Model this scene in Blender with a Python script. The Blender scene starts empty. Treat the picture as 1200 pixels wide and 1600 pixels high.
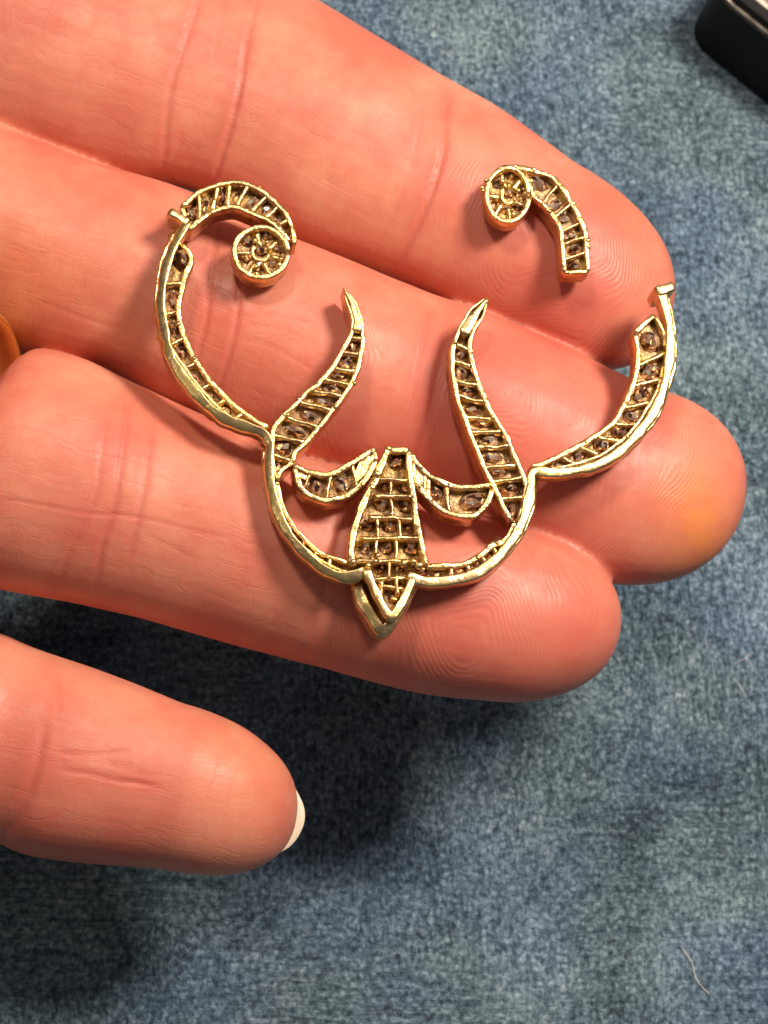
import bpy, bmesh, math, random
import numpy as np
from mathutils import Vector, Matrix, noise
random.seed(7); rng = np.random.default_rng(7)
R = math.radians
sc = bpy.context.scene
COL = sc.collection

# ------------------------------------------------------------------ camera (units: 1 = 1 cm)
FPX, CD = 3240.0, 18.0                       # focal length in photo pixels, distance to the finger pads
cz = Vector((-0.125, -0.29, 0.95)).normalized()
cx = Vector((0, 1, 0)).cross(cz).normalized()
cy = cz.cross(cx)
CAM = cz * CD
cam = bpy.data.objects.new('camera', bpy.data.cameras.new('camera'))
COL.objects.link(cam)
cam.matrix_world = Matrix.Translation(CAM) @ Matrix((cx, cy, cz)).transposed().to_4x4()
cam.data.sensor_fit = 'VERTICAL'; cam.data.sensor_height = 24.0
cam.data.lens = 24.0 * FPX / 1600.0
cam.data.clip_start = 0.5; cam.data.clip_end = 500
cam.data.dof.use_dof = True; cam.data.dof.focus_distance = CD - 0.2
cam.data.dof.aperture_fstop = cam.data.lens / 1000 / 0.11
sc.camera = cam

def W(px, py, z=0.0):
    """point of the horizontal plane z seen at a photo position"""
    d = cx * ((px - 600) / FPX) + cy * (-(py - 800) / FPX) - cz
    return CAM + d * ((z - CAM.z) / d.z)

ZD = -3.8                                   # height of the denim
# ------------------------------------------------------------------ light
world = bpy.data.worlds.new('World'); sc.world = world; world.use_nodes = True
nt = world.node_tree; bg = nt.nodes['Background']
tc = nt.nodes.new('ShaderNodeTexCoord'); sx = nt.nodes.new('ShaderNodeSeparateXYZ')
rp = nt.nodes.new('ShaderNodeValToRGB'); mr = nt.nodes.new('ShaderNodeMapRange')
nt.links.new(tc.outputs['Generated'], sx.inputs[0]); nt.links.new(sx.outputs['Z'], mr.inputs['Value'])
mr.inputs['From Min'].default_value = -1; mr.inputs['From Max'].default_value = 1
nt.links.new(mr.outputs[0], rp.inputs[0]); nt.links.new(rp.outputs[0], bg.inputs[0])
rp.color_ramp.elements[0].position = .35; rp.color_ramp.elements[0].color = (.10, .08, .07, 1)
rp.color_ramp.elements[1].position = .95; rp.color_ramp.elements[1].color = (.50, .46, .44, 1)
bg.inputs[1].default_value = 0.32

tipP = W(962, 985, -0.75); shP = W(628, 1262, ZD)
LDIR = (tipP - shP).normalized()             # towards the lamp
def area(name, loc, target, size, energy, colour, shape='DISK'):
    l = bpy.data.lights.new(name, 'AREA'); l.shape = shape; l.size = size; l.energy = energy; l.color = colour
    o = bpy.data.objects.new(name, l); COL.objects.link(o); o.location = loc
    o.rotation_euler = (Vector(target) - Vector(loc)).to_track_quat('-Z', 'Y').to_euler()
    return o
area('key_lamp', LDIR * 25 + Vector((.5, 0, -.5)), (0, 0, -1), 6.2, 8800, (1.0, .86, .73))
area('ceiling_lamp', (-8, 13, 27), (0, 0, 0), 4.5, 4600, (1.0, .82, .66))
area('far_lamp', (-30, -6, 26), (0, 0, 0), 5, 600, (1.0, .78, .5))
sc.view_settings.view_transform = 'Standard'; sc.view_settings.look = 'None'
sc.view_settings.exposure = 0; sc.view_settings.gamma = 1
print('light dir', LDIR, W(1045, 566, .38), W(270, 560, .38))

# ------------------------------------------------------------------ helpers
def tag(o, label=None, cat=None, group=None, kind=None):
    for k, v in (('label', label), ('category', cat), ('group', group), ('kind', kind)):
        if v: o[k] = v
    return o
def link(name, me, parent=None, mat=None):
    o = bpy.data.objects.new(name, me); COL.objects.link(o)
    if parent: o.parent = parent
    if mat and me and not me.materials: me.materials.append(mat)
    return o
def empty(name, loc=(0, 0, 0)):
    o = bpy.data.objects.new(name, None); COL.objects.link(o); o.location = loc; o.empty_display_size = .1
    return o
def mesh(name, V, F, smooth=True):
    me = bpy.data.meshes.new(name); me.from_pydata([tuple(v) for v in V], [], F); me.update()
    bm = bmesh.new(); bm.from_mesh(me); bmesh.ops.recalc_face_normals(bm, faces=bm.faces); bm.to_mesh(me); bm.free()
    if smooth: me.polygons.foreach_set('use_smooth', [True] * len(me.polygons))
    return me
def catmull(P, step):
    """dense polyline through points (arrays of any width), sampled by the first two columns"""
    P = np.array(P, float); n = len(P); out = []
    for i in range(n - 1):
        p0, p1, p2, p3 = P[max(i - 1, 0)], P[i], P[i + 1], P[min(i + 2, n - 1)]
        k = max(1, int(math.ceil(np.linalg.norm((p2 - p1)[:3]) / step)))
        for j in range(k):
            t = j / k
            out.append(.5 * ((2 * p1) + (-p0 + p2) * t + (2 * p0 - 5 * p1 + 4 * p2 - p3) * t * t + (-p0 + 3 * p1 - 3 * p2 + p3) * t ** 3))
    out.append(P[-1]); return np.array(out)
def resample(P, n):
    P = np.array(P, float); d = np.r_[0, np.cumsum(np.linalg.norm(np.diff(P, axis=0), axis=1))]
    t = np.linspace(0, d[-1], n)
    return np.stack([np.interp(t, d, P[:, k]) for k in range(P.shape[1])], 1)

# ---- material helpers
class NT:
    def __init__(s, name):
        s.m = bpy.data.materials.new(name); s.m.use_nodes = True; s.t = s.m.node_tree
        s.p = s.t.nodes['Principled BSDF']
    def n(s, kind, **kw):
        x = s.t.nodes.new('ShaderNode' + kind)
        for k, v in kw.items():
            if k[0] == '_': x.inputs[k[1:].replace('_', ' ')].default_value = v
            else: setattr(x, k, v)
        return x
    def l(s, a, b): s.t.links.new(a, b)
    def math(s, op, a, b=None, c=None):
        x = s.n('Math', operation=op)
        for i, v in enumerate((a, b, c)):
            if v is None: continue
            if isinstance(v, (int, float)): x.inputs[i].default_value = v
            else: s.l(v, x.inputs[i])
        return x.outputs[0]
    def ramp(s, fac, stops, interp='LINEAR'):
        x = s.n('ValToRGB'); r = x.color_ramp; r.interpolation = interp
        while len(r.elements) < len(stops): r.elements.new(.5)
        for e, (p, c) in zip(r.elements, stops):
            e.position = p; e.color = (c, c, c, 1) if isinstance(c, (int, float)) else (*c, 1)
        s.l(fac, x.inputs[0]); return x.outputs[0]
    def mix(s, fac, a, b, mode='MIX'):
        x = s.n('Mix', data_type='RGBA', blend_type=mode)
        for i, v in ((0, fac), (6, a), (7, b)):
            if isinstance(v, (int, float)): x.inputs[i].default_value = v
            elif isinstance(v, tuple): x.inputs[i].default_value = (*v, 1)
            else: s.l(v, x.inputs[i])
        return x.outputs[2]
    def noise(s, vec, scale, detail=2, rough=.5, dist=0):
        x = s.n('TexNoise', _Scale=scale, _Detail=detail, _Roughness=rough, _Distortion=dist)
        if vec is not None: s.l(vec, x.inputs['Vector'])
        return x.outputs['Fac']
    def mapping(s, vec, scale=(1, 1, 1), rot=(0, 0, 0), loc=(0, 0, 0)):
        x = s.n('Mapping'); x.inputs['Scale'].default_value = scale; x.inputs['Rotation'].default_value = rot
        x.inputs['Location'].default_value = loc; s.l(vec, x.inputs['Vector']); return x.outputs[0]
    def bump(s, h, strength, dist, prev=None):
        x = s.n('Bump', _Strength=strength, _Distance=dist); s.l(h, x.inputs['Height'])
        if prev is not None: s.l(prev, x.inputs['Normal'])
        return x.outputs[0]
    def attr(s, name, out='Fac'):
        return s.n('Attribute', attribute_name=name).outputs[out]

# ------------------------------------------------------------------ materials
def mat_gold(name, base=(.86, .58, .29), tarn=(.24, .13, .07), amount=.9, rough=.33, bumpd=.009):
    a = NT(name); co = a.n('TexCoord').outputs['Object']
    big = a.noise(co, 5, 4, .6); fine = a.noise(co, 26, 2, .5); mid = a.noise(co, 14, 3, .6)
    f = a.ramp(a.math('ADD', a.math('MULTIPLY', big, .5), a.math('MULTIPLY', mid, .5)), [(.5 - .22 * amount - .04, 1.0), (.58, 0.0)])
    tint = a.mix(a.ramp(big, [(.4, 0.), (.62, 1.)]), base, (base[0] * 1.02, base[1] * 1.1, base[2] * .8))
    c = a.mix(a.math('MULTIPLY', f, amount), tint, tarn)
    a.l(c, a.p.inputs['Base Color']); a.p.inputs['Metallic'].default_value = 1
    a.l(a.math('ADD', a.math('MULTIPLY', fine, .22), rough - .11), a.p.inputs['Roughness'])
    h = a.math('ADD', fine, a.math('MULTIPLY', mid, 1.5))
    a.l(a.bump(h, .7, bumpd), a.p.inputs['Normal'])
    return a.m
GOLD = mat_gold('cast_gold')
GOLDB = mat_gold('border_gold', (.88, .65, .34), (.34, .22, .12), .8, .32, .0045)
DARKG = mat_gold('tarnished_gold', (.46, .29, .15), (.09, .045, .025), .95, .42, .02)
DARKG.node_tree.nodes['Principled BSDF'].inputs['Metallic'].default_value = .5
RINGG = mat_gold('ring_gold', (1.0, .68, .26), (.6, .34, .12), .2, .4, .003)

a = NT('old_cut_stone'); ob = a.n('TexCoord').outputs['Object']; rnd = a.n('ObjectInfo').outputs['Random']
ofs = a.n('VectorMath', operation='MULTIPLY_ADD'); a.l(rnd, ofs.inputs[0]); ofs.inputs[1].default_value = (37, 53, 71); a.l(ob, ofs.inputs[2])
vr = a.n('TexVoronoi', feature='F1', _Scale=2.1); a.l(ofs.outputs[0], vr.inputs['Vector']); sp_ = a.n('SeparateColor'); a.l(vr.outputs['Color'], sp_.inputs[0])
a.l(a.ramp(sp_.outputs[0], [(.0, (.08, .03, .016)), (.28, (.16, .07, .04)), (.34, (.46, .26, .17)), (.62, (.66, .40, .29)), (.80, (.80, .56, .38)), (.86, (1, .86, .68))], 'LINEAR'), a.p.inputs['Base Color'])  # inner reflections and glints of the facets painted in as random cell colours
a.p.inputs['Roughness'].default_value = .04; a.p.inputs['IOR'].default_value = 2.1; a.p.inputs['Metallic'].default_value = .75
STONE = a.m

# skin
a = NT('skin'); obj = a.n('TexCoord').outputs['Object']; fuv = a.attr('finger_uv', 'Vector')
wn = a.n('TexNoise', _Scale=3.5, _Detail=3); a.l(obj, wn.inputs['Vector'])
wv = a.n('VectorMath', operation='MULTIPLY_ADD'); a.l(wn.outputs['Color'], wv.inputs[0]); wv.inputs[1].default_value = (.16, .16, 0); a.l(fuv, wv.inputs[2]); fuv = wv.outputs[0]
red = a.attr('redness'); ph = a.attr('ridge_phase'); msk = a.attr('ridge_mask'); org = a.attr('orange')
blot = a.noise(obj, 1.2, 4, .6); blot2 = a.noise(obj, 6, 4, .6)
c = a.mix(a.ramp(blot, [(.36, 0.), (.64, 1.)]), (.58, .168, .112), (.68, .275, .180))
c = a.mix(a.math('MULTIPLY', a.ramp(blot2, [(.42, 0.), (.75, 1.)]), .35), c, (.62, .14, .085))
c = a.mix(red, c, (.52, .085, .07))
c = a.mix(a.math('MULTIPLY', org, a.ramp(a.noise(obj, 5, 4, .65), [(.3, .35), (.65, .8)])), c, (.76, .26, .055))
a.l(c, a.p.inputs['Base Color'])
a.p.inputs['Subsurface Weight'].default_value = .5
a.p.inputs['Subsurface Radius'].default_value = (1.0, .30, .16); a.p.inputs['Subsurface Scale'].default_value = .13
a.p.inputs['IOR'].default_value = 1.42
# skin relief: ridges from the phase attribute, cross lines along and across the finger
wob = a.noise(obj, 9, 2, .5)
ridge = a.math('SINE', a.math('ADD', a.math('MULTIPLY', ph, 6.28318), a.math('MULTIPLY', wob, 2.2)))
br = a.math('MULTIPLY', a.ramp(a.noise(obj, 30, 2, .6), [(.3, .3), (.6, 1.)]), a.ramp(a.noise(obj, 2.6, 2, .6), [(.38, .15), (.6, 1.)]))
ridge = a.math('MULTIPLY', a.math('MULTIPLY', ridge, msk), br)
ac = a.noise(a.mapping(fuv, (38, 3.2, 1)), 1, 3, .6, .6)          # lines across the finger
al = a.noise(a.mapping(fuv, (1.7, 30, 1)), 1, 3, .6, .8)          # lines along it
inv = a.math('SUBTRACT', 1.0, msk)
l1 = a.ramp(ac, [(.36, 0.), (.47, 1.)]); l2 = a.ramp(al, [(.33, 0.), (.45, 1.)])
lines = a.math('ADD', a.math('MULTIPLY', l1, .55), l2)
vor = a.n('TexVoronoi', feature='DISTANCE_TO_EDGE', _Scale=1.0); a.l(a.mapping(fuv, (20, 13, 1)), vor.inputs['Vector'])
cells = a.ramp(vor.outputs['Distance'], [(0, 0.), (.16, 1.)])
fine = a.noise(obj, 55, 2, .6)
b = a.bump(a.math('MULTIPLY', lines, inv), .38, .0045)
b = a.bump(a.math('MULTIPLY', cells, inv), .22, .003, b)
b = a.bump(ridge, .38, .0030, b)
b = a.bump(fine, .5, .003, b)
a.l(b, a.p.inputs['Normal'])
a.l(a.math('ADD', a.math('MULTIPLY', blot2, .34), .28), a.p.inputs['Roughness'])
SKIN = a.m

a = NT('nail'); a.p.inputs['Base Color'].default_value = (.86, .72, .56, 1); a.p.inputs['Roughness'].default_value = .3
a.p.inputs['Subsurface Weight'].default_value = .3; a.p.inputs['Subsurface Scale'].default_value = .05
NAIL = a.m

# denim
a = NT('denim'); obj = a.n('TexCoord').outputs['Object']
warp = a.n('TexNoise', _Scale=3.0, _Detail=2); a.l(obj, warp.inputs['Vector'])
grain = a.noise(obj, 21, 4, .68, .5)
tw = a.noise(a.mapping(obj, (24, 6.5, 1), (0, 0, R(-33))), 1, 3, .65, .8)      # twill yarns
st = a.noise(a.mapping(obj, (2.2, 22, 1), (0, 0, R(34))), 1, 4, .7, .4)        # rubbed streaks
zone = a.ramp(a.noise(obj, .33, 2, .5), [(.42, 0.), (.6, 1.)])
vo = a.n('TexVoronoi', feature='F1', _Scale=15.0, _Randomness=1.0); a.l(obj, vo.inputs['Vector'])
tex = a.math('ADD', a.math('MULTIPLY', grain, .55), a.math('MULTIPLY', a.mix(zone, tw, st), .45))
tex = a.math('ADD', tex, a.math('MULTIPLY', vo.outputs['Distance'], -.16))
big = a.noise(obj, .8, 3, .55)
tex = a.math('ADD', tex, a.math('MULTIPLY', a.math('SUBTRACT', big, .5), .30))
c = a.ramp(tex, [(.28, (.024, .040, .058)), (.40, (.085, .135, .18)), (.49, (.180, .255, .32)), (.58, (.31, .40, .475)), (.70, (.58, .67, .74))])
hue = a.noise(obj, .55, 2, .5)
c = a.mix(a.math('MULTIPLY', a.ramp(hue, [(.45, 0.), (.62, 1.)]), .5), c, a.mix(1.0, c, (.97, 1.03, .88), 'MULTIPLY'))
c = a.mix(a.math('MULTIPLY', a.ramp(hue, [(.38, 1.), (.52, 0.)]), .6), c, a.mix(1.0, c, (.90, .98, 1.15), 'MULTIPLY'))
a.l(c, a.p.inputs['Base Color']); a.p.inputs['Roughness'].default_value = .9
a.p.inputs['Sheen Weight'].default_value = .15; a.p.inputs['Specular IOR Level'].default_value = .15
a.l(a.bump(tex, .9, .05), a.p.inputs['Normal'])
DENIM = a.m
a = NT('lint'); a.p.inputs['Base Color'].default_value = (.55, .58, .58, 1); a.p.inputs['Roughness'].default_value = .8; LINT = a.m
a = NT('fuzz'); r_ = a.n('TexCoord').outputs['Object']
a.l(a.ramp(a.noise(r_, 9, 2), [(.3, (.06, .09, .12)), (.7, (.30, .35, .39))]), a.p.inputs['Base Color']); a.p.inputs['Roughness'].default_value = .9; FUZZ = a.m
a = NT('black_leatherette'); o_ = a.n('TexCoord').outputs['Object']; a.p.inputs['Base Color'].default_value = (.006, .006, .006, 1); a.p.inputs['Specular IOR Level'].default_value = .2
a.p.inputs['Roughness'].default_value = .55; a.l(a.bump(a.noise(o_, 25, 3), .4, .01), a.p.inputs['Normal']); BLACK = a.m
a = NT('trim_metal'); o_ = a.n('TexCoord').outputs['Object']
a.l(a.ramp(a.noise(o_, 6, 3), [(.35, (.25, .22, .18)), (.65, (.72, .66, .58))]), a.p.inputs['Base Color']); a.p.inputs['Metallic'].default_value = .7; a.p.inputs['Roughness'].default_value = .4; TRIM = a.m
a = NT('tan_lining'); o_ = a.n('TexCoord').outputs['Object']
a.l(a.ramp(a.noise(o_, 12, 4), [(.3, (.50, .33, .22)), (.7, (.72, .52, .38))]), a.p.inputs['Base Color']); a.p.inputs['Roughness'].default_value = .7; TAN = a.m

# ------------------------------------------------------------------ denim cloth
def cloth_z(x, y):
    return ZD + .035 * noise.noise(Vector((x * .5, y * .5, 3))) + .012 * noise.noise(Vector((x * 2.2, y * 2.2, 9)))
N = 260
xs = np.linspace(-22, 22, N); ys = np.linspace(-22, 22, N)
V = [(x, y, cloth_z(x, y)) for y in ys for x in xs]
F = [(j * N + i, j * N + i + 1, (j + 1) * N + i + 1, (j + 1) * N + i) for j in range(N - 1) for i in range(N - 1)]
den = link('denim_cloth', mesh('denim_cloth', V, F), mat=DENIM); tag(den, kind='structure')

def hair(P, r0, sides=3):
    """thin tube through 3-D points"""
    V, F = [], []; n = len(P)
    for i, p in enumerate(P):
        t = (P[min(i + 1, n - 1)] - P[max(i - 1, 0)]).normalized(); s = t.cross(Vector((0, 0, 1))).normalized(); u = s.cross(t)
        r = r0 * (1 if 0 < i < n - 1 else .4)
        for k in range(sides):
            an = 2 * math.pi * k / sides; V.append(p + s * math.cos(an) * r + u * math.sin(an) * r)
    for i in range(n - 1):
        for k in range(sides):
            F.append((i * sides + k, i * sides + (k + 1) % sides, (i + 1) * sides + (k + 1) % sides, (i + 1) * sides + k))
    return V, F
FV, FF = [], []
for _ in range(9000):
    x, y = random.uniform(-5.6, 5.8), random.uniform(-7.2, 6.4); an = random.gauss(R(55), .9); L = random.uniform(.03, .10); cv = random.uniform(-2, 2)
    P = []
    z0 = random.uniform(.0, .012)
    for k in range(4):
        P.append(Vector((x, y, cloth_z(x, y) + z0 + .014 * math.sin(k * 1.05)))); x += math.cos(an) * L / 3; y += math.sin(an) * L / 3; an += cv * .3
    v, f = hair(P, random.uniform(.0016, .0032)); o = len(FV); FV += v; FF += [tuple(q + o for q in t) for t in f]
fz = link('fibre_fuzz', mesh('fibre_fuzz', FV, FF), den, FUZZ); fz['kind'] = 'stuff'

def lint(px, label, r=.0055):
    P = catmull([tuple(W(x, y, ZD)) for x, y in px], .06)
    P = [Vector((p[0], p[1], cloth_z(p[0], p[1]) + .03 + .008 * math.sin(i))) for i, p in enumerate(P)]
    V, F = hair(P, r, 5); o = link('lint_fibre', mesh('lint_fibre', V, F), mat=LINT)
    tag(o, label, 'lint', 'stray lint fibres on the denim')
lint([(1062, 1478), (1072, 1491), (1081, 1505), (1084, 1520), (1089, 1533), (1097, 1543), (1109, 1554)], 'longest pale curved lint thread on dark denim near the bottom right corner')
lint([(1146, 1039), (1156, 1033), (1164, 1030), (1174, 1021)], 'short pale lint thread on denim right of the ring fingertip', .004)
lint([(1150, 1065), (1156, 1075), (1162, 1083)], 'tiny curved lint speck on denim just below a short pale thread', .005)
lint([(693, 80), (699, 85), (705, 90)], 'tiny white lint speck on denim above the index fingertip', .006)

# ------------------------------------------------------------------ black case at the upper right
CH = 1.05
case = empty('jewellery_case', W(1180, 20, ZD))
tag(case, 'corner of a flat black case with thin metal trim and tan top lying on denim', 'case')
case.parent = None
bpy.context.view_layer.update()
T0 = W(1128, 0, ZD + CH); T1 = W(1200, 58, ZD + CH); CE = T1 - T0; CE.z = 0; CE.normalize(); CN = Vector((-CE.y, CE.x, 0))
def case_part(name, mat, inset, z0, z1, bev=.04):
    rad = max(.1, .35 - inset * .5); Ox = T0 - CE * .22 + CE * inset + CN * inset; LX, LY = 9 - 2 * inset, 6 - 2 * inset
    pts = []
    for (qx, qy, a0) in ((LX - rad, rad, -90), (LX - rad, LY - rad, 0), (rad, LY - rad, 90), (rad, rad, 180)):
        for k in range(9):
            an = R(a0 + 90 * k / 8); pts.append(Ox + CE * (qx + rad * math.cos(an)) + CN * (qy + rad * math.sin(an)))
    n = len(pts); c = sum(pts, Vector()) / n; rings = [(0, z0), (0, z1 - bev), (bev * .3, z1 - bev * .3), (bev, z1)]
    V = []
    for ins, z in rings:
        for p in pts:
            q = p + (c - p).normalized() * ins - case.location; V.append((q.x, q.y, z - case.location.z))
    F = [(r * n + i, r * n + (i + 1) % n, (r + 1) * n + (i + 1) % n, (r + 1) * n + i) for r in range(3) for i in range(n)]
    F += [tuple(range(n))[::-1], tuple(range(3 * n, 4 * n))]
    return link(name, mesh(name, V, F, False), case, mat)
case_part('base', BLACK, 0, ZD + .03, ZD + CH - .03, .05)
case_part('trim_strip', TRIM, .03, ZD + CH - .031, ZD + CH + .01, .02)
case_part('lid_rim', BLACK, .06, ZD + CH, ZD + CH + .12, .03)
case_part('lid_edge', TRIM, .17, ZD + CH + .11, ZD + CH + .15, .02)
case_part('lid_top', TAN, .24, ZD + CH + .14, ZD + CH + .18, .02)

# ------------------------------------------------------------------ hand
# station: (upper edge px, lower edge px, top height, half thickness)
FING = {
 'index': dict(st=[((-430, -470), (-600, -60), -.25, 1.0), ((-140, -325), (-310, 80), -.1, .95), ((150, -172), (0, 228), .0, .86), ((330, -85), (185, 275), .0, .80),
                   ((450, -20), (303, 297), -.04, .78), ((600, 68), (453, 374), .0, .78), ((700, 130), (564, 416), -.05, .72), ((800, 187), (667, 459), -.03, .72), ((897, 258), (797, 522), -.05, .68)], tip=(1043, 508), p=2.4, tz=-.18),
 'middle': dict(st=[((-330, 50), (-450, 380), -.35, .95), ((-100, 160), (-190, 440), -.25, .9), ((110, 246), (0, 540), -.06, .84), ((280, 300), (176, 588), -.02, .82), ((365, 335), (261, 631), -.06, .78),
                   ((460, 378), (354, 672), .02, .80), ((560, 418), (459, 715), .02, .78), ((655, 455), (559, 752), -.04, .74), ((740, 483), (649, 785), .0, .74), ((820, 517), (729, 810), .03, .74),
                   ((920, 560), (832, 868), .02, .72), ((1000, 600), (908, 908), -.02, .68)], tip=(1158, 800), p=2.2, tz=-.15),
 'ring': dict(st=[((-400, 520), (-500, 850), -.3, .9), ((-190, 560), (-270, 860), -.15, .82), ((-60, 645), (-150, 880), -.15, .74), ((2, 597), (-95, 900), .02, .82), ((55, 548), (-60, 915), .16, .90), ((130, 562), (20, 930), .20, .92), ((215, 604), (110, 944), .14, .86),
                  ((330, 655), (235, 972), .06, .80), ((470, 710), (390, 1018), .06, .78), ((560, 738), (480, 1043), .02, .74), ((650, 772), (580, 1068), .0, .72), ((730, 798), (672, 1088), .05, .72), ((800, 822), (752, 1097), .02, .69)], tip=(965, 990), p=2.2, tz=-.15),
 'little': dict(st=[((-520, 820), (-560, 1110), -.35, .85), ((-300, 900), (-350, 1190), -.3, .8), ((-120, 950), (-180, 1262), -.2, .8), ((0, 985), (-60, 1298), -.14, .78), ((50, 1006), (-10, 1322), -.17, .76), ((110, 1027), (50, 1346), -.12, .78), ((200, 1060), (155, 1358), -.12, .76),
                    ((285, 1096), (245, 1362), -.15, .68)], tip=(463, 1278), p=2.2, tz=-.3),
}
NS = 40
def loft_verts(stations):
    """stations rows: cx,cy,cz, dx,dy (lateral unit), w, h ; closed tube"""
    V, F = [], []
    for s in stations:
        c = Vector(s[:3]); lat = Vector((s[3], s[4], 0)).normalized(); w, h = s[5], s[6]
        for k in range(NS):
            an = 2 * math.pi * k / NS; ca, sa = math.cos(an), math.sin(an)
            x = math.copysign(abs(ca) ** 1.0, ca) * w; z = math.copysign(abs(sa) ** .97, sa) * h
            V.append(c + lat * x + Vector((0, 0, z)))
    n = len(stations)
    for i in range(n - 1):
        for k in range(NS):
            F.append((i * NS + k, i * NS + (k + 1) % NS, (i + 1) * NS + (k + 1) % NS, (i + 1) * NS + k))
    F.append(tuple(range(NS))[::-1]); F.append(tuple(range((n - 1) * NS, n * NS)))
    return V, F
HV, HF = [], []
AX = {}
def add_loft(S):
    v, f = loft_verts(S); o = len(HV); HV.extend(v); HF.extend([tuple(q + o for q in t) for t in f])
for name, d in FING.items():
    rows = []
    for (T, B, zt, h) in d['st']:
        if name == 'little': zt -= .5
        zc = zt - h; a_, b_ = W(*T, zc), W(*B, zc); c = (a_ + b_) / 2; lat = (a_ - b_); w = lat.length / 2 * .962; lat.normalize()
        rows.append((c.x, c.y, c.z, lat.x, lat.y, w, h))
    D = catmull(rows, .10)
    last = D[-1]; tip = W(*d['tip'], last[2] + d['tz'] * .5); p = d['p']
    c0 = Vector(last[:3]); vec = tip - c0; pd = (Vector(D[-1][:3]) - Vector(D[-4][:3])).normalized() * vec.length
    cap = []
    for k in range(1, 15):
        s = math.sin(k / 14 * math.pi / 2 * .985); q = (1 - s ** p) ** (1 / p)
        bend = c0 + pd * s * (1 - s) + vec * s * s if False else c0 + vec * s
        cap.append((bend.x, bend.y, c0.z + (tip.z - c0.z) * s * s, last[3], last[4], last[5] * q, last[6] * (q ** .9)))
    D = np.vstack([D, np.array(cap)]); AX[name] = D; add_loft(D)
# palm, wrist and a folded-away thumb, all beyond the left edge of the photo
p0 = W(-330, 470, -1.05)
pal = [(p0.x + .9, p0.y, -1.25, .25, 1, 2.6, .55), (p0.x, p0.y, -1.2, .25, 1, 3.55, .95), (p0.x - 2, p0.y + .6, -1.15, .28, 1, 3.9, 1.15), (p0.x - 4.5, p0.y + 1.5, -1.1, .3, 1, 3.75, 1.3),
       (p0.x - 7, p0.y + 2.4, -1.15, .33, 1, 3.1, 1.4), (p0.x - 9, p0.y + 3.2, -1.2, .35, 1, 2.7, 1.3), (p0.x - 14, p0.y + 5, -1.2, .35, 1, 2.9, 1.35)]
add_loft(catmull(pal, .3))
add_loft(catmull([(p0.x - 6.3, p0.y + 4.0, -.9, 1, -.3, 1.3, 1.2), (p0.x - 4.5, p0.y + 5.8, -.6, 1, -.5, 1.15, 1.0), (p0.x - 3.0, p0.y + 7.6, -.5, 1, -.6, .95, .85), (p0.x - 1.9, p0.y + 9.2, -.5, 1, -.6, 1.0, .8), (p0.x - 1.2, p0.y + 10.3, -.5, 1, -.6, .8, .65), (p0.x - .85, p0.y + 10.9, -.5, 1, -.6, .3, .25)], .2))
src = mesh('hand_source', HV, HF); so = bpy.data.objects.new('hand_source', src); COL.objects.link(so)
md = so.modifiers.new('r', 'REMESH'); md.mode = 'VOXEL'; md.voxel_size = .026; md.use_smooth_shade = True
dg = bpy.context.evaluated_depsgraph_get(); hm = bpy.data.meshes.new_from_object(so.evaluated_get(dg))
bpy.data.objects.remove(so); hm.name = 'hand'
n = len(hm.vertices); P = np.empty(n * 3); hm.vertices.foreach_get('co', P); P = P.reshape(-1, 3)
E = np.empty(len(hm.edges) * 2, int); hm.edges.foreach_get('vertices', E); E = E.reshape(-1, 2)
deg = np.bincount(E.ravel(), minlength=n)[:, None]
def lap(X, it, f=.5):
    for _ in range(it):
        A = np.zeros_like(X); np.add.at(A, E[:, 0], X[E[:, 1]]); np.add.at(A, E[:, 1], X[E[:, 0]])
        X = X + f * (A / deg - X)
    return X
P = lap(P, 5)
print('hand verts', n)
# nearest finger and its coordinates
best = np.full(n, 1e9); U = np.zeros(n); Vv = np.zeros(n); fid = np.zeros(n, int); WW = np.ones(n)
for fi, (name, D) in enumerate(AX.items()):
    d = np.r_[0, np.cumsum(np.linalg.norm(np.diff(D[:, :3], axis=0), axis=1))]
    Q = D[::3]; dq = d[::3]
    for i in range(len(Q) - 1):
        a_, b_ = Q[i, :3], Q[i + 1, :3]; ab = b_ - a_; t = np.clip(((P - a_) @ ab) / (ab @ ab), 0, 1)
        C = a_ + t[:, None] * ab; dd = np.linalg.norm(P - C, axis=1) / Q[i, 5].clip(.7); m = dd < best
        best[m] = dd[m]; U[m] = (dq[i] + t * (dq[i + 1] - dq[i]))[m]
        lat = Q[i, 3:5] / np.linalg.norm(Q[i, 3:5]); Vv[m] = ((P[:, 0] - C[:, 0]) * lat[0] + (P[:, 1] - C[:, 1]) * lat[1])[m]
        fid[m] = fi
hm.vertices.foreach_set('co', P.ravel()); hm.update()
NR = np.empty(n * 3); hm.vertices.foreach_get('normal', NR); NR = NR.reshape(-1, 3)
up = np.clip(NR[:, 2] * 1.6, 0, 1)
disp = np.zeros(n); red = np.zeros(n)
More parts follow.
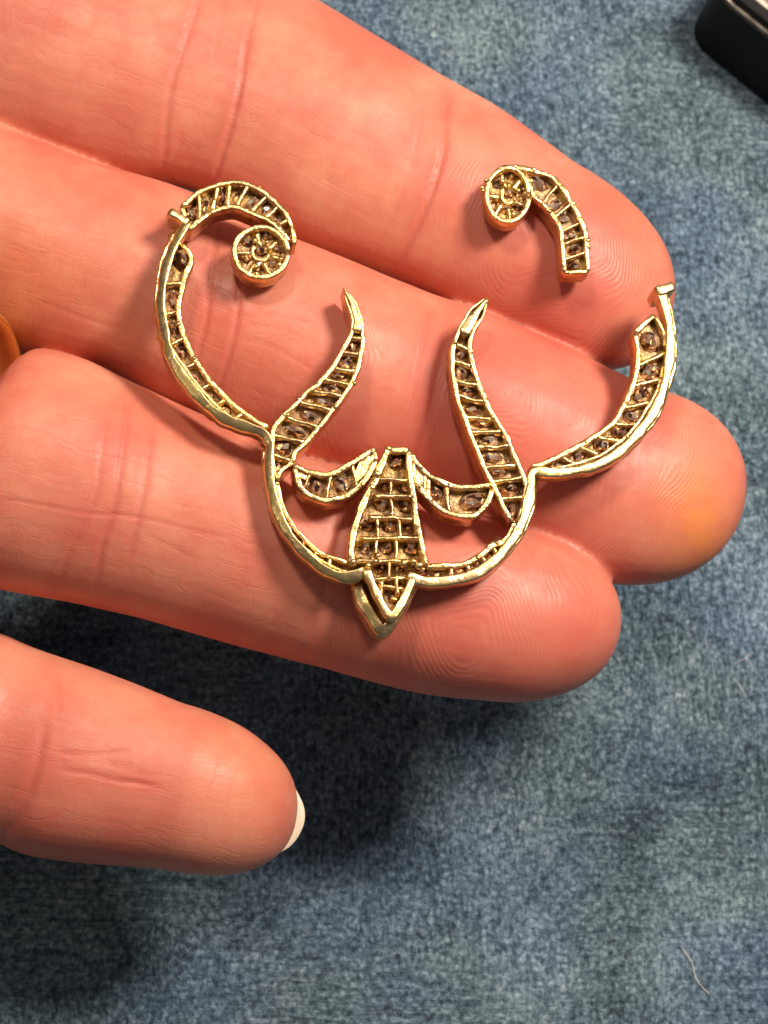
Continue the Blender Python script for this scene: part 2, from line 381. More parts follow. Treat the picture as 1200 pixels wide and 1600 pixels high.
def crease(px, w, depth, rd=.0, finger=None, bulge=.2):
    w *= .8; depth *= .7
    L = catmull([tuple(W(x, y, -.05)) for x, y in px], .05)[:, :2]; nn = len(L)
    lo, hi = L.min(0) - .5, L.max(0) + .5
    idx = np.where((P[:, 0] > lo[0]) & (P[:, 0] < hi[0]) & (P[:, 1] > lo[1]) & (P[:, 1] < hi[1]) & (NR[:, 2] > .0))[0]
    if finger is not None: idx = idx[fid[idx] == finger]
    X = P[idx, :2]; bd = np.full(len(idx), 9.); bt = np.zeros(len(idx))
    for i in range(nn - 1):
        ab = L[i + 1] - L[i]; t = np.clip(((X - L[i]) @ ab) / (ab @ ab + 1e-9), 0, 1); dd = np.linalg.norm(X - L[i] - t[:, None] * ab, axis=1); m = dd < bd
        bd[m] = dd[m]; bt[m] = (i + t[m]) / (nn - 1)
    fade = np.clip(np.minimum(bt, 1 - bt) * 6, 0, 1) ** .6
    g = np.exp(-(bd / w) ** 2) * fade; wide = np.exp(-(bd / (w * 3.2)) ** 2) * fade
    disp[idx] += (-depth * g + depth * bulge * (wide - g)) * up[idx]; red[idx] += rd * .55 * np.exp(-(bd / (w * 3.2)) ** 2) * fade
# index
crease([(718, 105), (697, 170), (692, 240), (668, 318), (640, 368), (600, 425)], .035, .034, .55, 0)
crease([(660, 165), (650, 230), (628, 300), (590, 370)], .02, .008, .15, 0)
crease([(402, -5), (385, 70), (374, 140), (355, 205), (322, 280), (310, 300)], .034, .030, .5, 0)
crease([(318, -20), (292, 60), (268, 130), (260, 190), (250, 285)], .034, .026, .45, 0)
crease([(290, 185), (275, 210), (262, 240)], .02, .012, .3, 0)
crease([(352, -10), (340, 60), (330, 110)], .02, .010, .2, 0)
for x0 in (150, 190, 232): crease([(x0 + 30, -10), (x0 + 14, 50), (x0, 110)], .016, .006, .05, 0)
# middle
crease([(700, 480), (690, 560), (672, 640), (640, 730), (620, 790)], .05, .028, .5, 1)
crease([(672, 470), (655, 560), (640, 640)], .025, .010, .25, 1)
crease([(385, 350), (374, 440), (366, 520), (340, 600)], .03, .022, .4, 1)
crease([(345, 335), (330, 420), (322, 500), (300, 570)], .03, .018, .35, 1)
crease([(374, 497), (430, 498), (490, 512)], .014, .008, .1, 1)
crease([(372, 528), (430, 545), (498, 585)], .014, .009, .1, 1)
crease([(380, 510), (440, 520), (500, 548)], .012, .006, .05, 1)
crease([(60, 455), (130, 480), (200, 500)], .014, .006, .05, 1)
crease([(20, 330), (90, 352), (180, 370)], .014, .006, .05, 1)
# ring
crease([(200, 608), (196, 670), (190, 725), (179, 798), (160, 852), (148, 905)], .030, .026, .6, 2)
crease([(240, 650), (233, 705), (225, 770), (214, 822), (200, 870)], .028, .022, .5, 2)
crease([(165, 650), (160, 712), (148, 788), (106, 862), (75, 916)], .030, .014, .4, 2)
crease([(-10, 783), (49, 794), (139, 808), (210, 812), (281, 827), (367, 848)], .015, .013, .25, 2)
crease([(225, 837), (262, 852), (300, 870)], .012, .008, .1, 2)
crease([(-10, 682), (60, 690), (110, 702)], .012, .008, .1, 2)
crease([(262, 790), (300, 800), (335, 808)], .012, .006, .1, 2)
crease([(540, 745), (530, 830), (505, 930), (480, 1010)], .05, .022, .45, 2)
crease([(580, 760), (568, 850), (545, 950)], .04, .014, .3, 2)
# little
crease([(84, 1015), (90, 1060), (88, 1105)], .022, .014, .25, 3)
crease([(70, 1100), (55, 1170), (35, 1230), (0, 1275), (-30, 1300)], .06, .022, .4, 3)
crease([(88, 1154), (120, 1160), (160, 1158), (212, 1152)], .018, .016, .45, 3)
crease([(92, 1184), (140, 1190), (186, 1202), (225, 1206), (256, 1212)], .020, .022, .6, 3)
crease([(170, 1175), (205, 1182), (230, 1195)], .014, .010, .3, 3)
# broad unevenness of flesh, and the dents the brooch presses in
low = np.array([noise.noise(Vector(q)) for q in (P * .9)]) * .022 + np.array([noise.noise(Vector(q)) for q in (P * 2.6 + 7)]) * .006
disp += low
P = P + NR * disp[:, None]
hm.vertices.foreach_set('co', P.ravel())
# ridges of the fingertips
phase = np.zeros(n); mask = np.zeros(n)
for fi, core, tipd in ((0, (888, 340), 1.0), (1, (775, 600), 1.0), (2, (712, 978), 1.0), (3, (330, 1250), .25)):
    D = list(AX.values())[fi]; axd = D[-1, :2] - D[-16, :2]; axd /= np.linalg.norm(axd); c = np.array(W(*core, -.02))
    m = fid == fi; dx = P[m, :2] - c[:2]; u = dx @ axd; v = dx @ np.array([-axd[1], axd[0]])
    v = v + .12 * np.sin(u * 2.3 + fi); zz = P[m, 2] - c[2]
    k = np.clip(.5 + .5 * np.tanh((u + .35) / .45), 0, 1) * .5 + .35
    r = np.sqrt(u * u + (v * k) ** 2 + .6 * np.clip(-zz - .15, 0, 9) ** 2)
    wx = np.array([noise.noise(Vector((q[0] * 1.3, q[1] * 1.3, fi * 3.1))) for q in P[m]])
    wx2 = np.array([noise.noise(Vector((q[0] * 2.7, q[1] * 2.7, fi * 5.1))) for q in P[m]])
    phase[m] = (r + .10 * v + wx * .34 + wx2 * .13) / .05 + np.arctan2(v, u) / 6.28318
    mk = np.clip((u + 1.7) / .7, 0, 1) * np.clip(1 - (r - 1.9) / .6, 0, 1) * np.clip(NR[m, 2] * 2.2 + .35, 0, 1); mask[m] = mk * tipd
    red[m] += .18 * np.clip((u + .9) / .9, 0, 1) * (fi < 3)
# soft round patches of orange and red tint on the fingers
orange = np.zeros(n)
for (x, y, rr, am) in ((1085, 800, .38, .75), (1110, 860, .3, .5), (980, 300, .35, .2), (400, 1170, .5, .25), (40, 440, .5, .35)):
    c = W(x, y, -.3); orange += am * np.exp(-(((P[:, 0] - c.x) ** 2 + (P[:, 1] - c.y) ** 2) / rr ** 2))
for (x, y, rr, am) in ((690, 640, .6, .35), (700, 930, .6, .35), (850, 480, .6, .35), (800, 330, .5, .3), (420, 470, .6, .2), (930, 640, .6, .3), (900, 990, .6, .25), (200, 1280, .9, .25), (120, 800, .5, .2)):
    c = W(x, y, 0); red += am * np.exp(-(((P[:, 0] - c.x) ** 2 + (P[:, 1] - c.y) ** 2) / rr ** 2))
def setattr_(name, data, typ='FLOAT'):
    at = hm.attributes.new(name, typ, 'POINT'); at.data.foreach_set('value' if typ == 'FLOAT' else 'vector', np.ascontiguousarray(data, dtype=np.float32).ravel())
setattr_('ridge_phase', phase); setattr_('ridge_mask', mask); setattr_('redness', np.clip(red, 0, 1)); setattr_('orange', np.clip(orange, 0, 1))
setattr_('finger_uv', np.stack([U, Vv, fid * 7.3 + P[:, 2] * .5], 1), 'FLOAT_VECTOR')
hm.materials.clear(); hm.update()
hand = link('person', hm, mat=SKIN)
tag(hand, 'open left hand held palm up over denim, its fingers carrying the broken gold brooch', 'person')

# nail of the little finger
edge = catmull([tuple(W(x, y, -1.50)) for x, y in ((436, 1190), (452, 1212), (466, 1236), (476, 1258), (477, 1281), (468, 1304), (454, 1321), (436, 1332))], .05)
back = Vector(W(330, 1225, -1.5)) - Vector(W(455, 1275, -1.5)); back.normalize()
V, F = [], []; NA = len(edge); NB = 8
for side in (0, 1):
    for j in range(NB):
        for i in range(NA):
            s_ = (i / (NA - 1) - .5) * 2; tt = j / (NB - 1)
            q = Vector(edge[i]) + back * (tt * .95 * (1 - .25 * s_ * s_)); V.append((q.x, q.y, q.z - .02 - .10 * (1 - s_ * s_) * .6 - .05 * tt - side * .032))
M = NA * NB
for j in range(NB - 1):
    for i in range(NA - 1):
        k = j * NA + i; F.append((k, k + 1, k + NA + 1, k + NA)); F.append((M + k, M + k + NA, M + k + NA + 1, M + k + 1))
for i in range(NA - 1): F.append((i, i + 1, M + i + 1, M + i))
link('nail', mesh('nail', V, F), hand, NAIL)

# ------------------------------------------------------------------ gold ring on the ring finger
rc = W(-58, 735, -.82); D = AX['ring']; i0 = int(np.argmin(np.linalg.norm(D[:, :2] - np.array(rc[:2]), axis=1)))
axd = Vector(D[i0 + 3, :3]) - Vector(D[i0 - 3, :3]); axd.normalize(); axd = Matrix.Rotation(R(-25), 3, 'Z') @ axd; lat = Vector((-axd.y, axd.x, 0)).normalized(); upv = axd.cross(lat); upv = upv if upv.z > 0 else -upv
c = Vector(D[i0, :3]); rw, rh = 1.08, 1.0; c = W(6, 512, -.25) - lat * rw - axd * .12
V, F = [], []; n1, n2 = 72, 12
for i in range(n1):
    an = 2 * math.pi * i / n1; rad = lat * math.cos(an) * rw + upv * math.sin(an) * rh; rd = rad.normalized()
    for k in range(n2):
        b = 2 * math.pi * k / n2; V.append(c + rad + axd * .16 * math.cos(b) + rd * (.07 * math.sin(b) + .03))
for i in range(n1):
    for k in range(n2): F.append((i * n2 + k, ((i + 1) % n1) * n2 + k, ((i + 1) % n1) * n2 + (k + 1) % n2, i * n2 + (k + 1) % n2))
ringo = link('finger_ring', mesh('finger_ring', V, F), mat=RINGG)
tag(ringo, 'yellow gold band on the ring finger, peeking in at the left edge', 'ring')

# ------------------------------------------------------------------ jewellery
def jit(p, s, f=6.0, o=0.0):
    return s * noise.noise(Vector((p[0] * f, p[1] * f, o)))
def wall(px, hw, zt, zb, step=.035, rough=.010, slant=0.0, flare=0.0, taper=0.0):
    """upright strip of metal following photo points on plane zt; px rows (x, y) or (x, y, halfwidth)"""
    P3 = [(*W(q[0], q[1], zt)[:2], q[2] if len(q) > 2 else hw) for q in px]
    Q = catmull(P3, step); V, F = [], []; n = len(Q)
    sd = random.uniform(0, 50)
    for i in range(n):
        a_ = Q[max(i - 1, 0)]; b_ = Q[min(i + 1, n - 1)]; t = Vector((b_[0] - a_[0], b_[1] - a_[1], 0)).normalized(); s = Vector((-t.y, t.x, 0))
        p = Vector((Q[i][0], Q[i][1], 0)); w = Q[i][2] * (1 + jit(p, .35, 9, sd)); lat = jit(p, rough, 7, sd + 3); top = zt + jit(p, rough * 1.3, 8, sd + 6)
        if taper: w *= min(1, (min(i, n - 1 - i) + .4) / (taper / step))
        r = min(w * .5, .016); z0 = zb + jit(p, rough, 5, sd + 9)
        prof = [(-w - flare, z0), (-w, top - r), (-w + r * .35, top - r * .3), (-w + r, top), (w - r, top), (w - r * .35, top - r * .3), (w, top - r), (w + flare, z0)]
        if slant: prof = [(x, z + (slant * x / w if k not in (0, 7) else 0)) for k, (x, z) in enumerate(prof)]
        if i in (0, n - 1):
            prof = [(x * .75, z - (.012 if z > z0 + .02 else 0)) for x, z in prof]
        for x, z in prof:
            q = p + s * (x + lat); V.append((q.x, q.y, z))
    k = 8
    for i in range(n - 1):
        for j in range(k):
            F.append((i * k + j, i * k + (j + 1) % k, (i + 1) * k + (j + 1) % k, (i + 1) * k + j))
    F.append(tuple(range(k))); F.append(tuple(range((n - 1) * k, n * k)))
    return V, F
def bead(c, r):
    V, F = [], []; m = 6
    for j in range(1, 4):
        th = math.pi * j / 4
        for i in range(m):
            an = 2 * math.pi * i / m; q = r * (1 + random.uniform(-.2, .2)); V.append(Vector(c) + Vector((math.sin(th) * math.cos(an), math.sin(th) * math.sin(an), math.cos(th))) * q)
    V += [Vector(c) + Vector((0, 0, r)), Vector(c) - Vector((0, 0, r))]
    for j in range(2):
        for i in range(m): F.append((j * m + i, j * m + (i + 1) % m, (j + 1) * m + (i + 1) % m, (j + 1) * m + i))
    for i in range(m): F.append((i, (i + 1) % m, 3 * m)); F.append((2 * m + i, 2 * m + (i + 1) % m, 3 * m + 1))
    return V, F
def merge(parts):
    V, F = [], []
    for v, f in parts:
        o = len(V); V += list(v); F += [tuple(q + o for q in t) for t in f]
    return V, F
def gem_mesh(sides=8):
    V, F = [], []
    for i in range(sides):
        an = 2 * math.pi * i / sides; V.append((math.cos(an), math.sin(an), 0))
    for i in range(sides):
        an = 2 * math.pi * (i + .5) / sides; V.append((.62 * math.cos(an), .62 * math.sin(an), .55))
    for i in range(4):
        an = 2 * math.pi * (i + .3) / 4; V.append((.16 * math.cos(an), .16 * math.sin(an), 1.0))
    s = sides
    for i in range(s):
        F.append((i, (i + 1) % s, s + i)); F.append(((i + 1) % s, s + (i + 1) % s, s + i))
    for i in range(s):
        a_, b_ = s + i, s + (i + 1) % s; q = (i // 2) % 4
        F.append((a_, b_, 2 * s + q))
        if i % 2 == 1: F.append((b_, 2 * s + (q + 1) % 4, 2 * s + q))
    F.append((2 * s, 2 * s + 1, 2 * s + 2, 2 * s + 3)); F.append(tuple(range(s))[::-1])
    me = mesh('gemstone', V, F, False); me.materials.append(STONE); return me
GEM = gem_mesh()
def gem(parent, c, rx, ry, rot, h):
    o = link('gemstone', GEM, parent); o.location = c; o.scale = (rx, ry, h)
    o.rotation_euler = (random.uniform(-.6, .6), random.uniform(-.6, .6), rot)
def bar(parent, A, B, hw, zt, zb, arch=.0):
    """crossbar between two plan points"""
    A, B = Vector(A), Vector(B); t = (B - A); t.z = 0; L = t.length; t.normalize(); s = Vector((-t.y, t.x, 0)); V, F = [], []
    n = max(3, int(L / .035)); sd = random.uniform(0, 99)
    for i in range(n + 1):
        f = i / n; p = A.lerp(B, f); w = hw * (1 + .35 * noise.noise(Vector((p.x * 14, p.y * 14, sd)))) * (1.25 - .5 * math.sin(math.pi * f)); top = zt + .016 * noise.noise(Vector((p.x * 9, p.y * 9, sd + 5))) - arch * math.sin(math.pi * f)
        off = .014 * noise.noise(Vector((p.x * 8, p.y * 8, sd + 9)))
        for x, z in ((-w * .7, zb), (-w, top - w), (-w * .55, top - w * .25), (0, top), (w * .55, top - w * .25), (w, top - w), (w * .7, zb)):
            q = p + s * (x + off); V.append((q.x, q.y, z))
    for i in range(n):
        for j in range(7): F.append((i * 7 + j, i * 7 + (j + 1) % 7, (i + 1) * 7 + (j + 1) % 7, (i + 1) * 7 + j))
    F.append(tuple(range(7))); F.append(tuple(range(n * 7, n * 7 + 7)))
    return link('crossbar', mesh('crossbar', V, F), parent, GOLD)
def floor_strip(parent, Lp, Rp, z):
    n = len(Lp); V, F = [], []
    for a_, b_ in zip(Lp, Rp):
        for k in range(4):
            f = k / 3; V.append((a_[0] * (1 - f) + b_[0] * f, a_[1] * (1 - f) + b_[1] * f, z + .02 * math.sin(f * math.pi)))
    for i in range(n - 1):
        for k in range(3): F.append((i * 4 + k, i * 4 + k + 1, (i + 1) * 4 + k + 1, (i + 1) * 4 + k))
    m = len(V); V += [(x, y, z_ - .03) for x, y, z_ in V]; F += [tuple(q + m for q in f[::-1]) for f in F]
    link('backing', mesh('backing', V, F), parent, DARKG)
def tips(L):
    return [(*q, h) for q, h in zip(L, [.005, .010, .016] + [.022] * 40)]
def channel(name, root, A, B, cuts, zt, dep, hwA=.022, hwB=.022, beads=6, caps=(False, False), barhw=.030, flo=.50, label=None, gems=True, closed=()):
    A, B = [np.array(x, float) for x in (A, B)]
    parts = [wall(A, hwA, zt, zt - dep), wall(B, hwB, zt, zt - dep)]
    n = 60; cA = resample(catmull([tuple(W(x, y, zt))[:2] for x, y in A[:, :2]], .03), n); cB = resample(catmull([tuple(W(x, y, zt))[:2] for x, y in B[:, :2]], .03), n)
    for k, cp in enumerate(caps):
        if cp:
            i = 0 if k == 0 else -1; parts.append(wall([tuple(A[i][:2]), tuple((A[i][:2] + B[i][:2]) / 2), tuple(B[i][:2])], .024, zt, zt - dep))
    for _ in range(beads):
        i = random.randrange(n); c = (cA if random.random() < .5 else cB)[i]; parts.append(bead((c[0] + random.uniform(-.015, .015), c[1] + random.uniform(-.015, .015), zt - .012), random.uniform(.016, .03)))
    V, F = merge(parts); o = link(name, mesh(name, V, F), root, GOLD)
    if label: o['label'] = label
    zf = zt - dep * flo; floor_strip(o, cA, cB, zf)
    for t in cuts:
        f = t * (n - 1); i = int(f); g = f - i; i2 = min(i + 1, n - 1)
        a_ = cA[i] * (1 - g) + cA[i2] * g; b_ = cB[i] * (1 - g) + cB[i2] * g
        dj = (cA[i2] - cA[i]); dj = dj / (np.linalg.norm(dj) + 1e-6); a_ = a_ + dj * random.uniform(-.018, .018); b_ = b_ + dj * random.uniform(-.018, .018)
        bar(o, (a_[0], a_[1], 0), (b_[0], b_[1], 0), barhw, zt - .012, zf - .01)
    cc = [0.0] + list(cuts) + [1.0]
    for k in range(len(cc) - 1):
        if k in closed: continue
        t = (cc[k] + cc[k + 1]) / 2; i = int(t * (n - 1)); a_, b_ = cA[i], cB[i]
        i1, i2 = int(cc[k] * (n - 1)), int(cc[k + 1] * (n - 1)); Lg = np.linalg.norm((cA[i1] + cB[i1]) / 2 - (cA[i2] + cB[i2]) / 2); wd = np.linalg.norm(a_ - b_)
        if wd < .05 or Lg < .05: continue
        c = (a_ + b_) / 2; r = min(wd, Lg) * .42; an = math.atan2(b_[1] - a_[1], b_[0] - a_[0])
        gem(o, (c[0] + random.uniform(-.012, .012), c[1] + random.uniform(-.012, .012), zf + .01), wd * .36, Lg * .36, an, min(.10, r * 1.1))
    return o
def z1(x, y): return (220 + x * .23333, 260 + y * .23333)
def z2(x, y): return (230 + x * .3, 440 + y * .3)
def z3(x, y): return (380 + x * .21667, 640 + y * .21667)
def z4(x, y): return (520 + x * .2, 680 + y * .2)
def z5(x, y): return (620 + x * .21667, 640 + y * .21667)
def z6(x, y): return (680 + x * .2, 440 + y * .2)
def z7(x, y): return (820 + x * .225, 420 + y * .225)
def z8(x, y): return (730 + x * .175, 240 + y * .175)

ZT, DEP = .32, .235
brooch = empty('brooch', (0, 0, 0))
tag(brooch, 'large broken gold scroll brooch lying face down across the fingers, its stone cells open', 'brooch')
# border rail (upper bead and lower flange)
left_hook = [z1(190, 288), z1(250, 325), z1(318, 378)]
left_path = [z1(312, 362), z1(285, 410), z1(225, 510), z1(172, 650), z1(142, 800), z1(132, 950), z1(158, 1100), z2(125, 400), z2(188, 500), z2(275, 605), z2(385, 700), z2(500, 745), z2(600, 785), z2(632, 830),
             z3(195, 250), z3(185, 340), z3(190, 480), z3(222, 650), z3(290, 830), z3(400, 990), z3(530, 1115), z3(650, 1185), z3(750, 1205), z3(840, 1185), z3(885, 1150)]
vee = [z4(262, 1040), z4(310, 1150), z4(385, 1310), z4(460, 1410), z4(535, 1320), z4(595, 1200), z4(628, 1100)]
right_path = [z5(75, 1185), z5(130, 1215), z5(220, 1235), z5(380, 1228), z5(560, 1185), z5(700, 1095), z5(820, 960), z5(905, 820), z5(955, 650), z5(972, 530), z5(975, 470), z7(75, 1398), z7(140, 1408), z7(250, 1410), z7(400, 1388), z7(550, 1338), z7(680, 1250), z7(800, 1130), z7(905, 980), z7(970, 820), z7(1005, 650), z7(1015, 480), z7(1000, 330), z7(970, 220), z7(950, 150)]
right_hook = [z7(915, 155), z7(980, 135), z7(1048, 112)]
def offs(path, d):
    P2 = np.array(path, float); t = np.gradient(P2, axis=0); t /= np.linalg.norm(t, axis=1)[:, None]; return [tuple(p + np.array([t_[1], -t_[0]]) * d) for p, t_ in zip(P2, t)]
V, F = merge([wall(left_hook, .04, ZT + .032, ZT - DEP), wall(right_hook, .045, ZT + .032, ZT - .25), wall(left_path, .041, ZT + .015, ZT - .12, rough=.006, slant=.022), wall(vee, .036, ZT + .03, ZT - .30, rough=.008), wall(right_path, .044, ZT + .015, ZT - .12, rough=.004, slant=.003),
              wall(left_path, .028, ZT - .10, ZT - .20, rough=.006), wall(right_path, .028, ZT - .10, ZT - .20, rough=.006),
              wall(offs(left_path, -3), .044, ZT - .19, ZT - DEP - .02, rough=.008), wall(offs(right_path, -3), .044, ZT - .19, ZT - DEP - .02, rough=.008),
              wall([(556, 912), (567, 941), (582, 965), (599, 984), (618, 964), (634, 938), (648, 912)], .048, ZT - .12, ZT - .33, rough=.006, slant=.02)])
br = link('border_rail', mesh('border_rail', V, F), brooch, GOLDB)
# upper left curl
outer = [z1(1030, 520), z1(1005, 385), z1(930, 262), z1(800, 152), z1(660, 105), z1(520, 122), z1(400, 168), z1(272, 262)]
inner = [z1(1000, 500), z1(915, 395), z1(800, 330), z1(700, 288), z1(600, 268), z1(500, 292), z1(400, 352), z1(325, 425)]
channel('curl', brooch, outer, inner, [.17, .29, .40, .52, .63, .74, .86], ZT, DEP, caps=(False, True))
# left bow channel
A = [z1(225, 500), z1(182, 640), z1(160, 800), z1(155, 950), z1(175, 1100), z2(100, 300), z2(150, 380), z2(225, 490), z2(320, 600), z2(420, 690), z2(520, 745), z2(600, 785)]
B = [z1(275, 520), (299, 402), (291, 428), (284, 454), (279, 482), (284, 512), (299, 551), (322, 587), (351, 618), (378, 642), (400, 656), (420, 668)]
channel('left_bow', brooch, A, B, [.2, .33, .46, .58, .69, .78, .88], ZT - .03, DEP - .03, hwA=.016, hwB=.024, caps=(True, False))
brooch.children[-1].name = 'bow'
# left horn
A = [(541, 454), (556, 473), (566, 506), (567, 536), (560, 569), (548, 602), (524, 635), (500, 665), (478, 690), (461, 706), (456, 722), (440, 735), (434, 750)]
B = [(538, 458), (547, 482), (552, 506), (545, 530), (524, 566), (500, 596), (479, 614), (458, 635), (440, 654), (428, 668), (426, 690), (425, 715), (430, 748)]
channel('horn', brooch, tips(A), tips(B), [.22, .30, .38, .45, .52, .60, .69, .79, .89], ZT, DEP, closed=(0,))
ho = [o for o in brooch.children if o.name.startswith('horn')][0]
v_, f_ = wall([(537, 448, .004), (549, 471, .020), (558, 497, .036), (558, 518, .040)], .02, ZT + .014, ZT - DEP); link('solid_tip', mesh('solid_tip', v_, f_), ho, GOLD)
# right horn
A = [z6(395, 125), z6(290, 200), z6(210, 330), z6(150, 480), z6(135, 650), z6(145, 760), z6(180, 920), z6(230, 1060), z6(300, 1240), z6(360, 1400), z6(430, 1530), (776, 765), (786, 790), (800, 815)]
B = [z6(412, 150), z6(375, 260), z6(305, 380), z6(270, 500), z6(300, 650), z6(330, 760), z6(375, 880), z6(440, 1030), z6(520, 1150), z6(590, 1280), z6(665, 1450), z6(705, 1560), (822, 765), (812, 812)]
channel('horn', brooch, tips(A), tips(B), [.23, .31, .39, .46, .54, .61, .68, .755, .82, .90], ZT, DEP, closed=(0,))
ho = [o for o in brooch.children if o.name.startswith('horn')][1]
v_, f_ = wall([z6(410, 118) + (.004,), z6(340, 225) + (.030,), z6(262, 340) + (.048,), z6(228, 415) + (.048,)], .02, ZT + .014, ZT - DEP); link('solid_tip', mesh('solid_tip', v_, f_), ho, GOLDB)
# crescents
A = [(459, 725), (482, 736), (510, 741), (536, 732), (560, 717), (587, 699)]
B = [(460, 730), (471, 761), (488, 774), (514, 781), (545, 772), (572, 748), (588, 716)]
channel('crescent', brooch, A, B, [.20, .43, .70], ZT, .22, hwA=.026, hwB=.026, barhw=.022, closed=(0, 3), label='left crescent with one solid gold end')
A = [(640, 707), (659, 731), (685, 751), (713, 759), (741, 760), (768, 757)]
B = [(642, 722), (653, 755), (674, 783), (703, 801), (741, 805), (762, 785), (769, 762)]
channel('crescent', brooch, A, B, [.27, .52], ZT, .22, hwA=.026, hwB=.026, barhw=.030, closed=(0,), label='right crescent with wide double crossbar')
# solid end plates inside the crescents
def plate(px, z, th, parent, mat=GOLD, name='end_plate'):
    pts = [W(x, y, z) for x, y in px]; n = len(pts); V = [tuple(p) for p in pts] + [(p.x, p.y, p.z - th) for p in pts]
    F = [tuple(range(n)), tuple(range(n, 2 * n))[::-1]] + [(i, (i + 1) % n, n + (i + 1) % n, n + i) for i in range(n)]
    link(name, mesh(name, V, F, False), parent, mat)
cr = [o for o in brooch.children if o.name.startswith('crescent')]
plate([(562, 722), (586, 702), (590, 716), (575, 736), (559, 752), (553, 742)], ZT - .035, .08, cr[0]); plate([(463, 728), (484, 737), (478, 750), (466, 744)], ZT - .03, .08, cr[0])
plate([(641, 712), (658, 734), (672, 748), (672, 776), (655, 753), (644, 726)], ZT - .03, .08, cr[1])
# central leaf
A = [(606, 701), (592, 736), (580, 760), (566, 790), (556, 824), (549, 856), (552, 884)]
B = [(639, 702), (642, 750), (648, 790), (654, 824), (660, 856), (667, 884)]
parts = [wall(A, .034, ZT + .02, ZT - DEP, rough=.014), wall(B, .03, ZT + .02, ZT - DEP, rough=.014), wall([(604, 702), (622, 702), (640, 703)], .028, ZT, ZT - .28)]
for q in ((588, 742), (585, 752), (581, 762), (607, 702), (552, 878), (640, 776), (666, 880), (575, 884), (587, 877), (590, 868), (630, 880), (646, 878), (655, 884), (660, 890), (672, 886)):
    p = W(*q, ZT); parts.append(bead((p.x, p.y, ZT - .0), random.uniform(.026, .045)))
V, F = merge(parts); leaf = link('leaf', mesh('leaf', V, F), brooch, GOLD)
nA = resample([tuple(W(x, y, ZT))[:2] for x, y in A + [(575, 905), (612, 958)]], 40); nB = resample([tuple(W(x, y, ZT))[:2] for x, y in B + [(645, 905), (613, 958)]], 40)
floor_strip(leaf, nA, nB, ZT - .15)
rows = [(592, 641, 749), (584, 648, 776), (577, 652, 808), (565, 658, 841), (556, 664, 876)]
for a_, b_, y in rows:
    p, q = W(a_, y, ZT), W(b_, y + random.uniform(-2, 3), ZT); bar(leaf, p, q, .026, ZT + .005, ZT - .2)
for x, y0, y1 in ((611, 749, 776), (612, 776, 808), (590, 808, 841), (624, 808, 841), (588, 841, 876), (619, 841, 876), (608, 876, 905), (596, 905, 935), (622, 895, 930)):
    bar(leaf, W(x, y0, ZT), W(x + random.uniform(-2, 2), y1, ZT), .022, ZT - .01, ZT - .2)
bar(leaf, W(580, 904, ZT), W(640, 902, ZT), .022, ZT - .02, ZT - .2); bar(leaf, W(592, 915, ZT), W(632, 918, ZT), .022, ZT - .02, ZT - .2)
for x, y, r in ((618, 728, 11), (600, 763, 9), (629, 763, 11), (595, 792, 11), (631, 792, 12), (572, 824, 9), (607, 824, 12), (640, 825, 11), (568, 859, 10), (603, 859, 11), (641, 859, 12), (592, 890, 9), (622, 890, 9), (602, 922, 8), (628, 912, 8), (612, 938, 8), (566, 880, 7)):
    p = W(x, y, ZT - .19); gem(leaf, (p.x, p.y, ZT - .14), r * .0062, r * .0062, random.uniform(0, 3), .09)
# round heads
def disc(root, c, rx, ry, zt, dep, name='rosette'):
    n = 26; path = [(c[0] + rx * math.cos(2 * math.pi * k / n), c[1] + ry * math.sin(2 * math.pi * k / n)) for k in range(n + 1)]
    parts = [wall(path, .024, zt, zt - dep, rough=.007)]
    for k in range(9):
        an = random.uniform(0, 6.28); rr = random.uniform(.45, .85); p = W(c[0] + rx * rr * math.cos(an), c[1] + ry * rr * math.sin(an), zt); parts.append(bead((p.x, p.y, zt - .05), random.uniform(.018, .032)))
    V, F = merge(parts); o = link(name, mesh(name, V, F), root, GOLD)
    cc = W(*c, zt); V = [(cc.x, cc.y, zt - .12)]; m = 24
    for k in range(m):
        p = W(c[0] + rx * math.cos(2 * math.pi * k / m), c[1] + ry * math.sin(2 * math.pi * k / m), zt); V.append((p.x, p.y, zt - .115))
    V += [(x, y, z - .03) for x, y, z in V]; F = [(0, 1 + k, 1 + (k + 1) % m) for k in range(m)]; F += [tuple(q + m + 1 for q in f[::-1]) for f in F]
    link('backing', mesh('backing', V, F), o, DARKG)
    for k in range(6):
        an = 2 * math.pi * (k + .2 + random.uniform(-.18, .18)) / 6; p = W(c[0] + rx * .34 * math.cos(an), c[1] + ry * .34 * math.sin(an), zt); q = W(c[0] + rx * .96 * math.cos(an), c[1] + ry * .96 * math.sin(an), zt)
        bar(o, p, q, random.uniform(.030, .048), zt - random.uniform(.03, .07), zt - .14)
        a2 = an + math.pi / 6; p = W(c[0] + rx * .64 * math.cos(a2), c[1] + ry * .64 * math.sin(a2), zt - .13); gem(o, (p.x, p.y, zt - .125), .062 * random.uniform(.8, 1.15), .062 * random.uniform(.8, 1.15), random.uniform(0, 3), .07)
    p = W(*c, zt - .13); gem(o, (p.x, p.y, zt - .12), .062, .062, .3, .08)
    path = [(c[0] + rx * .34 * math.cos(2 * math.pi * k / 10), c[1] + ry * .34 * math.sin(2 * math.pi * k / 10)) for k in range(11)]
    V, F = wall(path, .020, zt - .085, zt - .14, rough=.014); link('collet', mesh('collet', V, F), o, GOLD)
    return o
disc(brooch, (408, 393), 42, 39, ZT, .19)
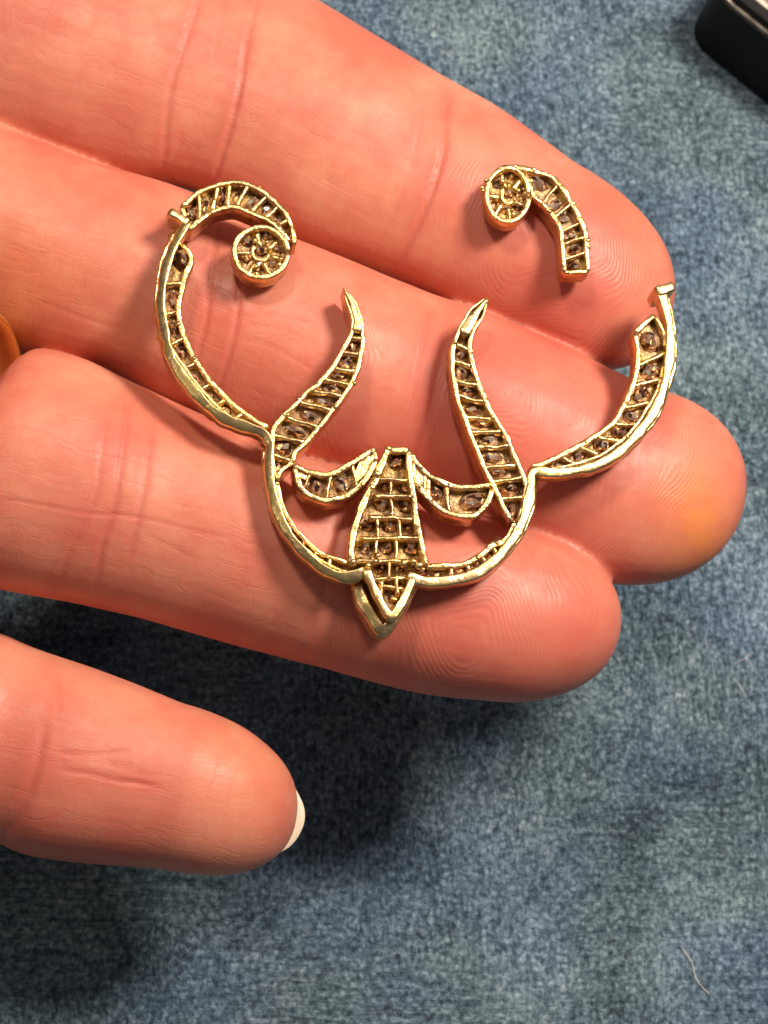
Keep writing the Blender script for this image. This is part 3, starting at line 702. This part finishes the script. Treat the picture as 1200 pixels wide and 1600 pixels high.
# right bow channel
A = [z7(770, 440), z7(790, 560), z7(785, 660), z7(765, 780), z7(715, 900), z7(635, 1040), z7(560, 1110), z7(430, 1200), z7(300, 1270), z7(170, 1330), z7(50, 1375)]
B = [z7(905, 320), z7(960, 430), z7(985, 560), z7(955, 720), z7(915, 860), z7(840, 980), z7(780, 1080), z7(660, 1200), z7(520, 1290), z7(330, 1360), z7(90, 1385)]
channel('bow', brooch, A, B, [.17, .29, .41, .52, .62, .73, .84], ZT - .03, DEP - .03, hwA=.026, hwB=.014, caps=(True, False))
# lower bows between horns and leaf
A = [(432, 752), (438, 780), (452, 812), (474, 840), (500, 862), (525, 872), (546, 880)]
B = [(430, 756), (434, 786), (447, 820), (470, 850), (498, 873), (525, 888), (548, 894)]
channel('lower_bow', brooch, A, B, [.4, .55, .7, .84], ZT - .02, DEP - .02, hwA=.020, hwB=.012)
A = [(806, 812), (800, 830), (788, 846), (770, 852), (750, 868), (725, 880), (700, 884), (670, 884)]
B = [(818, 812), (812, 832), (799, 850), (778, 868), (755, 884), (728, 895), (702, 901), (668, 903)]
channel('lower_bow', brooch, A, B, [.18, .36, .5, .64, .8], ZT - .02, DEP - .02, hwA=.028, hwB=.012)

# loose curl fragment on the index fingertip
frag = empty('brooch_fragment', (0, 0, 0))
tag(frag, 'small loose gold curl with a round stone-set head, lying alone on the index fingertip', 'brooch fragment')
ZF, DF = .20, .20
A = [z8(430, 110), z8(560, 140), z8(740, 190), z8(835, 280), z8(905, 400), z8(980, 520), z8(1040, 660), z8(1070, 800), z8(1075, 930), z8(1078, 1045)]
B = [z8(500, 160), z8(560, 270), z8(600, 370), z8(700, 470), z8(790, 580), z8(840, 700), z8(858, 820), z8(865, 900), z8(866, 980), z8(870, 1055)]
channel('curl', frag, A, B, [.34, .49, .62, .74, .87], ZF, DF, caps=(False, True), hwA=.026, hwB=.024, barhw=.022, beads=14)
disc(frag, (794, 303), 33, 42, ZF + .02, DF - .03)
V, F = merge([bead(W(757 + random.uniform(-4, 6), 290 + random.uniform(-8, 14), ZF - .03), random.uniform(.02, .035)) for _ in range(9)])
link('solder_lumps', mesh('solder_lumps', V, F), frag, GOLD)
